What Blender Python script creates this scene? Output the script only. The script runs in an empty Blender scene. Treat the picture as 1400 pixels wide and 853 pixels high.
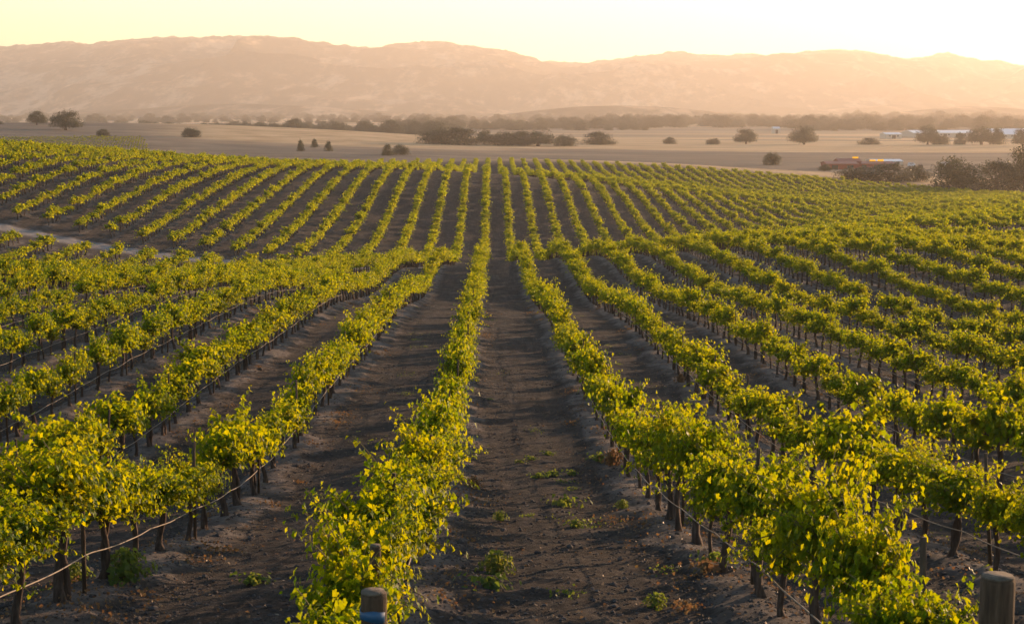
import bpy, math, random
import numpy as np
from mathutils import Vector

R = math.radians
rng = np.random.default_rng(7)
random.seed(7)
scene = bpy.context.scene
COL = scene.collection

# ------------------------------------------------------------------ camera
F, CX, CY = 2200.0, 700.0, 426.5          # photograph's focal length and centre in its own pixels
V_H, U_VP = 150.0, 671.0                  # eye level, and where the vine rows converge
PITCH = math.atan((CY - V_H) / F)
YAW = math.atan((CX - U_VP) * math.cos(PITCH) / F)
CAMZ = 30.0
cam_d = bpy.data.cameras.new("camera")
cam = bpy.data.objects.new("camera", cam_d)
COL.objects.link(cam)
cam.location = (0, 0, CAMZ)
cam.rotation_euler = (math.pi / 2 - PITCH, 0, -YAW)
cam_d.sensor_width = 36.0
cam_d.lens = F / 1400.0 * 36.0
cam_d.clip_start = 0.1
cam_d.clip_end = 60000
cam_d.dof.use_dof = True
cam_d.dof.focus_distance = 24.0
cam_d.dof.aperture_fstop = 8.0
scene.camera = cam

# ------------------------------------------------------------------ world, sun, exposure
SUN_EL, SUN_AZ = R(6.8), R(44.0)          # azimuth measured from +Y towards +X
world = bpy.data.worlds.new("World")
scene.world = world
world.use_nodes = True
nt = world.node_tree
bg = nt.nodes["Background"]
sky = nt.nodes.new("ShaderNodeTexSky")
sky.sky_type = 'NISHITA'
sky.sun_disc = False
sky.sun_elevation = SUN_EL
sky.sun_rotation = SUN_AZ
sky.altitude = 100
sky.air_density = 1.0
sky.dust_density = 0.25
sky.ozone_density = 1.5
nt.links.new(sky.outputs[0], bg.inputs[0])
bg.inputs[1].default_value = 0.135
sun_d = bpy.data.lights.new("sun", 'SUN')
sun_d.energy = 5.0
sun_d.angle = R(0.5)
sun_d.color = (1.0, 0.62, 0.35)
sun = bpy.data.objects.new("sun", sun_d)
COL.objects.link(sun)
sd = Vector((math.sin(SUN_AZ) * math.cos(SUN_EL), math.cos(SUN_AZ) * math.cos(SUN_EL), math.sin(SUN_EL)))
sun.rotation_euler = sd.to_track_quat('Z', 'Y').to_euler()
sun.location = (60, 60, 80)
scene.view_settings.view_transform = 'Standard'
scene.view_settings.look = 'None'
scene.view_settings.gamma = 1
scene.view_settings.use_curve_mapping = False
scene.view_settings.exposure = 1.15
scene.render.engine = 'CYCLES'
scene.cycles.use_denoising = True
scene.cycles.max_bounces = 8
scene.cycles.volume_bounces = 1
scene.cycles.transparent_max_bounces = 8

# ------------------------------------------------------------------ the land, surveyed from the rows
W = 3.35                                   # distance between vine rows
VS = 1.5                                   # distance between vines in a row
OFF = -0.25                                # row k stands at X = (k + OFF) * W


def row_x(k):
    return (k + OFF) * W


def ray(u, v):
    a, b = (u - CX) / F, -(v - CY) / F
    sa, ca, sp, cp = math.sin(YAW), math.cos(YAW), math.sin(PITCH), math.cos(PITCH)
    r = np.array([ca, -sa, 0.0]); f = np.array([sa * cp, ca * cp, -sp]); up = np.array([sa * sp, ca * sp, cp])
    return f + a * r + b * up


def project(P):
    P = np.asarray(P, float)
    sa, ca, sp, cp = math.sin(YAW), math.cos(YAW), math.sin(PITCH), math.cos(PITCH)
    d = P - np.array([0, 0, CAMZ])
    x = d @ np.array([ca, -sa, 0.0]); z = d @ np.array([sa * cp, ca * cp, -sp]); y = d @ np.array([sa * sp, ca * sp, cp])
    return CX + F * x / z, CY - F * y / z, z


# row number: sightings (u, v) of the middle of its canopy
SIGHT = {
    1: "710,332 720,370 742,392 760,420 777,450 800,485 830,525 855,552 887,577 918,598 976,629 1053,664 1110,687 1176,714 1246,748 1323,775 691,231 695,265",
    2: "740,345 785,357 800,385 820,395 850,405 870,427 895,450 925,467 950,487 975,507 1000,527 1025,547 1062,562 1100,577 1137,590 1200,612 1250,627 1300,640 1375,655 716,235 725,265 729,315",
    3: "737,234 752,265 757,302 767,327 822,325 840,342 865,367 885,390 925,399 962,412 983,423 1033,453 1066,473 1116,500 1150,517 1200,533 1250,548 1300,563 1350,577",
    4: "760,236 775,255 782,290 797,322 933,360 966,387 1016,403 1066,417 1100,437 1150,457 1200,477 1262,489 1312,507 1375,528",
    5: "782,240 802,262 810,290 820,315 966,340 1016,373 1060,394 1100,404 1150,420 1200,435 1250,450 1300,464 1390,495",
    6: "802,242 825,257 835,282 842,305 862,325 1055,342 1095,367 1137,384 1175,400 1212,411 1257,422 1300,432",
    7: "822,242 850,257 865,287 875,307 900,327 1117,340 1150,349 1180,357 1205,368 1230,384 1262,397",
    8: "845,244 877,257 890,285 900,305 925,317 1240,355 1275,362 1300,372 1325,387",
    9: "905,265 920,295 940,310 1262,340 1300,346 1325,355 1362,367 1397,377 810,214 822,235",
    10: "900,255 927,270 945,295 962,310 1350,337 1387,345",
    11: "930,262 960,277 972,297 1000,310", 12: "955,265 985,282 1007,302", 13: "980,270 1007,287 1025,302",
    14: "1007,272 1032,290 1060,302",
    17: "940,222 975,250", 21: "1000,222 1050,257", 5.0001: "745,213", 2.0001: "699,212", -3.0001: "616,213",
    -1: "642,227 637,265 630,310 625,345 600,347 587,375 575,384 550,397 525,427 487,455 450,482 430,500 370,555 300,600 200,640 100,690",
    -2: "617,225 610,245 605,277 595,320 555,342 537,362 500,384 475,387 437,396 420,410 400,427 362,450 325,470 300,492 250,522 212,543 150,575 87,610",
    -3: "595,225 582,252 572,287 555,322 512,332 482,360 400,377 375,382 345,392 312,405 275,418 237,432 200,447 162,465 112,482 50,512 12,537",
    -4: "565,225 550,257 540,285 520,315 262,382 225,390 187,400 150,415 100,435 62,451 25,468",
    -5: "542,220 522,245 507,277 480,312 462,337 162,384 87,399 50,410 12,425",
    -6: "512,222 492,242 475,272 455,295 435,320 412,345", -7: "500,217 475,227 455,250 430,275 400,307 367,347",
    -8: "475,215 450,222 430,237 407,255 375,282 352,310 322,342",
    -9: "277,340 260,347", -10: "230,332 210,342", -11: "187,328 170,338",
    -12: "307,225 275,240 250,250 225,265 200,281 175,300 150,317 123,331",
    -13: "100,306 80,323",
    -14: "250,218 225,226 175,240 155,250 125,262 95,277 60,297 37,312",
    -15: "212,218 162,230 120,240 87,252 57,267 37,280 15,290",
    -16: "112,230 67,240 32,250 0,265", -17: "37,232 0,245",
}
GROUND_SIGHT = {-1: "207,770 77,838 270,735 318,712", 1: "1048,838", 2: "1269,743"}
EXTRA = [  # X, Y, height relative to the camera
    (-2, 0, -3.3), (10, 0, -3.2), (-14, 0, -2.6), (3, -25, -1.0), (-1, 6, -3.85), (-6, 8, -3.85), (5, 8, -4.2), (-14, 25, -5.6),
    (-120, 300, -7.5), (-95, 300, -8.0), (-130, 420, -13), (-60, 360, -14.5), (-20, 375, -17), (0, 345, -16), (30, 360, -18), (60, 360, -20.5), (-60, 470, -15.0), (-130, 520, -17),
    (0, 520, -18.5), (80, 540, -19.5), (170, 480, -23.5), (110, 400, -22.4), (130, 430, -23), (100, 330, -19.5), (100, 160, -14.5), (90, 60, -12),
    (40, 165, -13.5), (20, 170, -16.0), (0, 172, -17), (-20, 172, -16.7), (6, 190, -18.6), (30, 195, -17.6), (120, 540, -21),
    (0, 128, -13.3), (8, 140, -13.6), (-6, 138, -13.8), (0, 155, -15.6),
]


SPOTS = [(1060, 315, 50), (1150, 325, 54), (1150, 310, 44), (1150, 298, 36), (1150, 280, 24.5), (1200, 285, 28), (1200, 270, 20), (1300, 264, 17.5),
         (1300, 275, 24), (1300, 290, 33), (1300, 310, 44), (1300, 325, 54), (1400, 270, 19.5), (1400, 290, 31), (1400, 310, 42), (1400, 330, 55), (1400, 345, 67)]


def build_terrain_model():
    pts = []
    for src, h in ((SIGHT, 1.12), (GROUND_SIGHT, 0.0)):
        for k, s in src.items():
            X = row_x(round(k))
            for pr in s.split():
                u, v = map(float, pr.split(','))
                d = ray(u, v)
                if abs(d[0]) < 1e-6 or (X / d[0]) <= 0:
                    continue
                t = X / d[0]
                if t * d[1] > 520 or abs(u - U_VP) < 18:
                    continue
                near_ = 0.30 * (1 - min(1.0, max(0.0, (t * d[1] - 22) / 25.0))) if h else 0.0   # close up the crests were sighted
                pts.append((X, t * d[1], t * d[2] - h - near_))
                if not h: pts += [pts[-1]] * 2
    for u, v, sp_ in SPOTS:
        d = ray(u, v); Y = F * W / sp_ * 1.0; t = Y / d[1]
        pts.append((t * d[0], Y, t * d[2] - 1.12))
    for e in EXTRA:
        pts.append(e)
    return np.array(pts)


PTS = build_terrain_model()


def warp(X, Y):
    Yc = np.clip(Y, -60, 900)
    return np.log(np.maximum(Yc, -25) + 32.0) / 0.24, X / (np.maximum(Yc, 0) * 0.30 + 12.0) / 0.50


def kern(a1, b1, a2, b2):
    return 9.0 * np.exp(-0.5 * ((a1[:, None] - a2[None]) ** 2 + (b1[:, None] - b2[None]) ** 2)) \
        + 9.0 * np.exp(-0.5 * ((a1[:, None] - a2[None]) ** 2 + (b1[:, None] - b2[None]) ** 2) / 9.0)


def mean_h(X, Y):
    return -3.2 - 16.0 * (1 - np.exp(-np.maximum(Y, 0) / 130.0)) - 0.02 * X


_a, _b = warp(PTS[:, 0], PTS[:, 1])
_K = kern(_a, _b, _a, _b) + np.diag(np.full(len(PTS), 0.05) + (0.0028 * PTS[:, 1]) ** 2 * 0.5)
_w = np.linalg.solve(_K, PTS[:, 2] - mean_h(PTS[:, 0], PTS[:, 1]))
GA = np.linspace(warp(np.array(0.), np.array(-25.))[0], warp(np.array(0.), np.array(900.))[0], 260)
GB = np.linspace(-5.5, 5.5, 160)
_ga, _gb = np.meshgrid(GA, GB, indexing='ij')
GH = np.concatenate([kern(c, d, _a, _b) @ _w for c, d in zip(np.array_split(_ga.ravel(), 20), np.array_split(_gb.ravel(), 20))]).reshape(_ga.shape)


def smooth(x, a, b):
    t = np.clip((x - a) / (b - a), 0, 1)
    return t * t * (3 - 2 * t)


def hashn(ix, iy, seed=0):
    h = (ix.astype(np.int64) * 374761393 + iy.astype(np.int64) * 668265263 + seed * 974634777) & 0x7fffffff
    h = ((h ^ (h >> 13)) * 1274126177) & 0x7fffffff
    return ((h ^ (h >> 16)) & 0xffff) / 65535.0


def vnoise(x, y, seed=0):
    ix, iy = np.floor(x), np.floor(y)
    fx, fy = x - ix, y - iy
    fx = fx * fx * (3 - 2 * fx); fy = fy * fy * (3 - 2 * fy)
    a = hashn(ix, iy, seed); b = hashn(ix + 1, iy, seed); c = hashn(ix, iy + 1, seed); d = hashn(ix + 1, iy + 1, seed)
    return a + (b - a) * fx + (c - a) * fy + (a - b - c + d) * fx * fy


def fbm(x, y, oct=4, seed=0):
    s = 0; amp = 0.5
    for o in range(oct):
        s = s + amp * (vnoise(x * 2 ** o, y * 2 ** o, seed + o) - 0.5)
        amp *= 0.5
    return s


def base_h(X, Y):
    X = np.asarray(X, float); Y = np.asarray(Y, float)
    a, b = warp(X, Y)
    ia = np.clip((a - GA[0]) / (GA[1] - GA[0]), 0, len(GA) - 1.001)
    ib = np.clip((b - GB[0]) / (GB[1] - GB[0]), 0, len(GB) - 1.001)
    i, j = ia.astype(int), ib.astype(int)
    fa, fb = ia - i, ib - j
    g = GH[i, j] * (1 - fa) * (1 - fb) + GH[i + 1, j] * fa * (1 - fb) + GH[i, j + 1] * (1 - fa) * fb + GH[i + 1, j + 1] * fa * fb
    near = g + mean_h(X, Y)
    # the plain beyond, with a low knoll on the left
    sy = np.where(Y < 900, 420.0, 320.0)
    plain = -22.5 + 14.5 * np.exp(-((X + 330) / 250) ** 2 - ((Y - 900) / sy) ** 2) * smooth(Y, 350, 600) \
        + 5.0 * np.exp(-((X + 150) / 150) ** 2 - ((Y - 1050) / 150) ** 2) + 1.2 * fbm(X / 160, Y / 160, 3, 5)
    t = smooth(Y, 490, 640)
    z = near * (1 - t) + plain * t
    return z + CAMZ


def row_dist(X):
    r = X / W - OFF
    return np.abs(r - np.round(r)) * W


def berm_mask(X, Y):
    r = X / W - OFF
    d = np.abs(r - np.round(r)) * W
    n = fbm(X * 1.3, Y * 1.3, 5, 11)
    return np.clip(1 - smooth(d + n * 0.9, 0.36, 0.54), 0, 1)


def in_rows(X, Y):
    """1 where vines are planted"""
    X = np.asarray(X, float); Y = np.asarray(Y, float)
    b1 = (Y > 7.0) & (Y < 164.5)
    b2 = (Y > 173) & (Y < 309 - 0.02 * X)
    b3 = (Y > 322) & (Y < 462 + 0.02 * X) & (X > -70)
    return b1 | b2 | b3


def ground_h(X, Y):
    X = np.asarray(X, float); Y = np.asarray(Y, float)
    z = base_h(X, Y)
    near = 1 - smooth(Y, 120, 240)
    z = z + near * (0.13 * np.exp(-(row_dist(X) / 0.5) ** 2) * (1 + 1.2 * fbm(X * 1.5, Y * 1.5, 3, 17)) + 0.03 * berm_mask(X, Y)) * in_rows(X, Y + 4)
    n2 = 1 - smooth(Y, 25, 90)
    z = z + n2 * (0.045 * fbm(X * 2.2, Y * 2.2, 4, 3) + 0.085 * fbm(X * 6, Y * 6, 3, 9))
    # shallow wheel ruts in each alley
    r = X / W - OFF
    d = np.abs(np.abs(r - np.floor(r) - 0.5) * W - 0.62)
    z = z - n2 * 0.018 * np.exp(-(d / 0.28) ** 2)
    return z


def gz(x, y):
    return float(ground_h(np.array([x]), np.array([y]))[0])


def ground_at(u, v, far=2500.0):
    """the place on the land that the photograph shows at (u, v)"""
    d = ray(u, v)
    t = np.concatenate([np.linspace(5, 120, 1200), np.linspace(120, far, 4000)]) / 1.0
    X, Y, Z = t * d[0], t * d[1], t * d[2] + CAMZ
    below = Z < ground_h(X, Y)
    i = int(np.argmax(below)) if below.any() else len(t) - 1
    return float(X[i]), float(Y[i])


# ------------------------------------------------------------------ helpers
def prop(o, label=None, cat=None, group=None, kind=None):
    if label: o['label'] = label
    if cat: o['category'] = cat
    if group: o['group'] = group
    if kind: o['kind'] = kind
    return o


class MB:
    def __init__(self):
        self.v = []; self.f = []; self.n = 0; self.m = []; self.sm = []

    def add(self, verts, faces, mat=0, smooth_=False):
        self.v.append(np.asarray(verts, float).reshape(-1, 3))
        for f in faces:
            self.f.append(tuple(int(i) + self.n for i in f)); self.m.append(mat); self.sm.append(smooth_)
        self.n += len(self.v[-1])

    def box(self, c, s, rz=0.0, mat=0):
        x, y, z = s[0] / 2, s[1] / 2, s[2] / 2
        p = np.array([(-x, -y, -z), (x, -y, -z), (x, y, -z), (-x, y, -z), (-x, -y, z), (x, -y, z), (x, y, z), (-x, y, z)])
        ca, sa = math.cos(rz), math.sin(rz)
        p = np.stack([p[:, 0] * ca - p[:, 1] * sa, p[:, 0] * sa + p[:, 1] * ca, p[:, 2]], 1) + np.array(c)
        self.add(p, [(0, 3, 2, 1), (4, 5, 6, 7), (0, 1, 5, 4), (1, 2, 6, 5), (2, 3, 7, 6), (3, 0, 4, 7)], mat)

    def tube(self, path, radii, n=7, jag=0.0, seed=0, mat=0, cap=True):
        path = np.asarray(path, float); m = len(path)
        radii = np.broadcast_to(np.asarray(radii, float), (m,))
        r_ = np.random.default_rng(seed)
        T = np.gradient(path, axis=0)
        T /= np.linalg.norm(T, axis=1)[:, None] + 1e-9
        ref = np.array([1.0, 0.02, 0.01]) if abs(T[0][0]) < 0.8 else np.array([0.0, 1.0, 0.01])
        vs = []
        ang = np.linspace(0, 2 * math.pi, n, endpoint=False)
        prof = 1 + jag * (r_.random(n) - 0.5) * 1.2
        for i in range(m):
            a = np.cross(T[i], ref); a /= np.linalg.norm(a) + 1e-9
            b = np.cross(T[i], a)
            rr = radii[i] * prof * (1 + jag * (r_.random(n) - 0.5))
            vs.append(path[i] + (np.cos(ang) * rr)[:, None] * a + (np.sin(ang) * rr)[:, None] * b)
        fs = []
        for i in range(m - 1):
            for j in range(n):
                k = (j + 1) % n
                fs.append((i * n + j, i * n + k, (i + 1) * n + k, (i + 1) * n + j))
        if cap:
            fs.append(tuple(range(n - 1, -1, -1))); fs.append(tuple((m - 1) * n + j for j in range(n)))
        self.add(np.concatenate(vs), fs, mat, True)

    def mesh(self, name, mats):
        me = bpy.data.meshes.new(name)
        v = np.concatenate(self.v)
        me.vertices.add(len(v)); me.vertices.foreach_set('co', v.ravel())
        tot = np.array([len(f) for f in self.f], dtype=np.int32)
        idx = np.fromiter((i for f in self.f for i in f), dtype=np.int32, count=int(tot.sum()))
        me.loops.add(len(idx)); me.loops.foreach_set('vertex_index', idx)
        me.polygons.add(len(tot))
        me.polygons.foreach_set('loop_start', np.concatenate([[0], np.cumsum(tot)[:-1]]).astype(np.int32))
        me.polygons.foreach_set('material_index', np.array(self.m, dtype=np.int32))
        me.polygons.foreach_set('use_smooth', np.array(self.sm, dtype=bool))
        for mt in (mats if isinstance(mats, (list, tuple)) else [mats]):
            me.materials.append(mt)
        me.update(calc_edges=True)
        return me

    def build(self, name, mats, parent=None, link=True):
        o = bpy.data.objects.new(name, self.mesh(name, mats))
        if link: COL.objects.link(o)
        if parent: o.parent = parent
        return o


def fast_mesh(name, V, Fq, mats, smooth_=False, fm=None):
    """V (n,3), Fq (m,k) faces with the same corner count"""
    me = bpy.data.meshes.new(name)
    me.vertices.add(len(V)); me.vertices.foreach_set('co', np.asarray(V, np.float32).ravel())
    k = Fq.shape[1]
    me.loops.add(Fq.size); me.loops.foreach_set('vertex_index', Fq.astype(np.int32).ravel())
    me.polygons.add(len(Fq))
    me.polygons.foreach_set('loop_start', (np.arange(len(Fq)) * k).astype(np.int32))
    me.polygons.foreach_set('use_smooth', np.full(len(Fq), smooth_))
    if fm is not None: me.polygons.foreach_set('material_index', fm.astype(np.int32))
    for mt in (mats if isinstance(mats, (list, tuple)) else [mats]):
        me.materials.append(mt)
    me.update(calc_edges=True)
    return me


def empty(name, loc, rz=0.0):
    o = bpy.data.objects.new(name, None)
    o.empty_display_size = 0.2
    o.location = loc; o.rotation_euler = (0, 0, rz)
    COL.objects.link(o)
    return o


def copy_thing(root, loc, rz=0.0, sc=(1, 1, 1)):
    r = root.copy(); COL.objects.link(r)
    r.location = loc; r.rotation_euler = (0, 0, rz); r.scale = sc
    for ch in list(root.children):
        c = ch.copy(); COL.objects.link(c); c.parent = r
        for g in list(ch.children):
            d = g.copy(); COL.objects.link(d); d.parent = c
    return r


# ------------------------------------------------------------------ materials
def new_mat(name):
    m = bpy.data.materials.new(name); m.use_nodes = True
    nt = m.node_tree
    return m, nt, nt.nodes["Principled BSDF"]


def N(nt, typ, **kw):
    n = nt.nodes.new(typ)
    for k, v in kw.items():
        if k == 'inp':
            for a, b in v.items():
                n.inputs[a].default_value = b
        else:
            setattr(n, k, v)
    return n


def ramp(nt, fac, stops):
    r = nt.nodes.new('ShaderNodeValToRGB')
    while len(r.color_ramp.elements) < len(stops):
        r.color_ramp.elements.new(0.5)
    for e, (p, c) in zip(r.color_ramp.elements, stops):
        e.position = p; e.color = (*c, 1)
    nt.links.new(fac, r.inputs[0])
    return r


def noise(nt, scale, detail=4, vec=None, rough=0.55):
    n = N(nt, 'ShaderNodeTexNoise', inp={'Scale': scale, 'Detail': detail, 'Roughness': rough})
    if vec is not None: nt.links.new(vec, n.inputs['Vector'])
    return n


def simple(name, stops, scale=8, rough=0.85, bump=0.3, detail=5, stretch=None, spec=0.3):
    m, nt, p = new_mat(name)
    tc = N(nt, 'ShaderNodeTexCoord')
    vec = tc.outputs['Object']
    if stretch:
        mp = N(nt, 'ShaderNodeMapping'); mp.inputs['Scale'].default_value = stretch
        nt.links.new(vec, mp.inputs[0]); vec = mp.outputs[0]
    n = noise(nt, scale, detail, vec)
    r = ramp(nt, n.outputs[0], stops)
    nt.links.new(r.outputs[0], p.inputs['Base Color'])
    p.inputs['Roughness'].default_value = rough
    p.inputs['Specular IOR Level'].default_value = spec
    if bump:
        b = N(nt, 'ShaderNodeBump', inp={'Strength': bump, 'Distance': 0.02})
        nt.links.new(n.outputs[0], b.inputs['Height']); nt.links.new(b.outputs[0], p.inputs['Normal'])
    return m


def leaf_mat(name, dif, trn, gloss=0.35, mixf=0.55, rough=0.45, patch=0.0):
    """dif/trn: lists of colours chosen leaf by leaf"""
    m, nt, p = new_mat(name)
    g = N(nt, 'ShaderNodeNewGeometry')
    fac = g.outputs['Random Per Island']
    oi = N(nt, 'ShaderNodeObjectInfo')
    mx = N(nt, 'ShaderNodeMath', operation='MULTIPLY_ADD'); mx.inputs[1].default_value = 0.75
    ox = N(nt, 'ShaderNodeMath', operation='MULTIPLY'); ox.inputs[1].default_value = 0.25
    nt.links.new(oi.outputs['Random'], ox.inputs[0]); nt.links.new(fac, mx.inputs[0]); nt.links.new(ox.outputs[0], mx.inputs[2])
    n = len(dif)
    r1 = ramp(nt, mx.outputs[0], [(i / max(1, n - 1), c) for i, c in enumerate(dif)])
    r2 = ramp(nt, mx.outputs[0], [(i / max(1, n - 1), c) for i, c in enumerate(trn)])
    nt.links.new(r1.outputs[0], p.inputs['Base Color'])
    p.inputs['Roughness'].default_value = rough
    p.inputs['Specular IOR Level'].default_value = gloss
    tr = N(nt, 'ShaderNodeBsdfTranslucent'); nt.links.new(r2.outputs[0], tr.inputs[0])
    ms = N(nt, 'ShaderNodeMixShader', inp={0: mixf})
    nt.links.new(p.outputs[0], ms.inputs[1]); nt.links.new(tr.outputs[0], ms.inputs[2])
    nt.links.new(ms.outputs[0], nt.nodes['Material Output'].inputs[0])
    return m


M_LEAF = leaf_mat('vine leaf', [(.020, .064, .004), (.032, .084, .004), (.048, .100, .004), (.070, .115, .004)],
                  [(.24, .37, .001), (.45, .51, .001), (.68, .65, .001), (.88, .76, .001)], gloss=0.10, mixf=0.44, rough=0.5)
M_WEED = leaf_mat('weed leaf', [(.05, .09, .02), (.09, .13, .03), (.14, .15, .04)], [(.2, .3, .03), (.3, .36, .04), (.4, .38, .06)], gloss=0.2, mixf=0.4)
M_DRYWEED = leaf_mat('dry weed', [(.17, .085, .045), (.22, .135, .07), (.16, .12, .06)], [(.26, .12, .05), (.32, .18, .07), (.24, .18, .07)], gloss=0.1, mixf=0.35)
M_LITTER = leaf_mat('fallen leaf', [(.16, .09, .05), (.26, .16, .09), (.33, .25, .16), (.10, .07, .05)], [(.2, .1, .04), (.3, .16, .07), (.3, .2, .1), (.1, .06, .03)], gloss=0.15, mixf=0.25)
M_OAK = leaf_mat('oak leaf', [(.022, .030, .013), (.036, .044, .018), (.055, .060, .024)], [(.05, .06, .015), (.08, .08, .02), (.11, .10, .03)], gloss=0.2, mixf=0.3)
M_BARK = simple('vine bark', [(0.25, (.035, .022, .016)), (0.5, (.085, .055, .04)), (0.8, (.17, .12, .09))], 30, 0.95, 0.9, 6, (1, 1, 0.18))
M_CANE = simple('vine cane', [(0.3, (.12, .09, .03)), (0.7, (.20, .16, .05))], 20, 0.7, 0.1)
M_TREEBARK = simple('tree bark', [(0.3, (.05, .04, .03)), (0.7, (.14, .11, .09))], 6, 0.95, 0.8, 5, (1, 1, 0.2))
M_WOOD = simple('weathered wood', [(0.25, (.035, .022, .014)), (0.5, (.08, .051, .031)), (0.8, (.15, .10, .065))], 14, 0.9, 0.7, 6, (3, 3, 0.35))
M_WOODTOP = simple('post end grain', [(0.3, (.07, .055, .04)), (0.7, (.17, .14, .11))], 25, 0.95, 0.6)
M_BLUE = simple('blue tape', [(0.3, (.012, .06, .14)), (0.7, (.03, .12, .25))], 12, 0.45, 0.1, spec=0.5)
M_GREENTIE = simple('green tie tape', [(0.3, (.01, .28, .12)), (0.7, (.02, .40, .18))], 12, 0.4, 0.05, spec=0.5)
M_HOSE = simple('drip hose plastic', [(0.3, (.15, .115, .085)), (0.7, (.27, .21, .16))], 9, 0.5, 0.15, spec=0.4)
M_CLOD = simple('soil clod', [(0.3, (.045, .039, .036)), (0.7, (.12, .10, .09))], 9, 0.98, 0.5)


def ground_material():
    m, nt, p = new_mat('land')
    L = nt.links.new
    geo = N(nt, 'ShaderNodeNewGeometry')
    pos = geo.outputs['Position']

    def att(n):
        a = N(nt, 'ShaderNodeAttribute'); a.attribute_name = n
        return a.outputs['Fac']

    def mixc(f, a, b):
        mx = N(nt, 'ShaderNodeMix', data_type='RGBA')
        L(f, mx.inputs[0]); L(a, mx.inputs[6]); L(b, mx.inputs[7])
        return mx.outputs[2]
    n_fine = noise(nt, 14, 8, pos, 0.72)
    n_mid = noise(nt, 1.3, 7, pos, 0.62)
    n_big = noise(nt, 0.16, 5, pos)
    mp = N(nt, 'ShaderNodeMapping'); mp.inputs['Scale'].default_value = (5.0, 0.35, 1)
    L(pos, mp.inputs[0])
    n_streak = noise(nt, 1.0, 6, mp.outputs[0], 0.6)
    addm = N(nt, 'ShaderNodeMath', operation='ADD'); L(n_fine.outputs[0], addm.inputs[0]); L(n_mid.outputs[0], addm.inputs[1])
    add2 = N(nt, 'ShaderNodeMath', operation='MULTIPLY_ADD'); L(n_streak.outputs[0], add2.inputs[0]); add2.inputs[1].default_value = 0.7; L(addm.outputs[0], add2.inputs[2])
    nrm = N(nt, 'ShaderNodeMapRange', inp={1: 0.95, 2: 1.75}); L(add2.outputs[0], nrm.inputs[0])
    soil = ramp(nt, nrm.outputs[0], [(0.0, (.030, .026, .023)), (0.4, (.062, .053, .047)), (0.7, (.102, .087, .077)), (1.0, (.18, .15, .13))])
    berm = ramp(nt, nrm.outputs[0], [(0.0, (.09, .078, .072)), (0.5, (.19, .165, .15)), (1.0, (.33, .29, .26))])
    bf = N(nt, 'ShaderNodeMath', operation='MULTIPLY'); L(att('berm'), bf.inputs[0])
    br = ramp(nt, n_mid.outputs[0], [(0.30, (0.35,) * 3), (0.55, (1.0,) * 3)]); L(br.outputs[0], bf.inputs[1])
    c = mixc(bf.outputs[0], soil.outputs[0], berm.outputs[0])
    # scattered chaff and dry grass in the soil
    v = noise(nt, 5.5, 9, pos, 0.8)
    vr = ramp(nt, v.outputs[0], [(0.56, (0,) * 3), (0.68, (0.55,) * 3)])
    straw = N(nt, 'ShaderNodeRGB'); straw.outputs[0].default_value = (.24, .16, .10, 1)
    c = mixc(vr.outputs[0], c, straw.outputs[0])
    path = ramp(nt, n_mid.outputs[0], [(0.3, (.24, .21, .19)), (0.7, (.36, .32, .29))])
    c = mixc(att('path'), c, path.outputs[0])
    # dry grass plain, its sunlit and shaded slopes painted as gold and grey
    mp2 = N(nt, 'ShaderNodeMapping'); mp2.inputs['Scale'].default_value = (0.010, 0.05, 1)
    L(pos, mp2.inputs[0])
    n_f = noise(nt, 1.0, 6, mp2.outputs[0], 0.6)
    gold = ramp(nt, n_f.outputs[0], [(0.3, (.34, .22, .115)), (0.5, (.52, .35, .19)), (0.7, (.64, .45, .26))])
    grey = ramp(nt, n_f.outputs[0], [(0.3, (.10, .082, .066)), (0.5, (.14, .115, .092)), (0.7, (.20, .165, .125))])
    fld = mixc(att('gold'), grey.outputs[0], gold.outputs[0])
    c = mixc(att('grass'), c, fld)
    L(c, p.inputs['Base Color'])
    p.inputs['Roughness'].default_value = 0.97
    p.inputs['Specular IOR Level'].default_value = 0.1
    hs = N(nt, 'ShaderNodeMath', operation='MULTIPLY_ADD'); L(n_fine.outputs[0], hs.inputs[0]); hs.inputs[1].default_value = 0.35; L(v.outputs[0], hs.inputs[2])
    b = N(nt, 'ShaderNodeBump', inp={'Strength': 1.0, 'Distance': 0.16})
    L(hs.outputs[0], b.inputs['Height']); L(b.outputs[0], p.inputs['Normal'])
    return m


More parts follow.
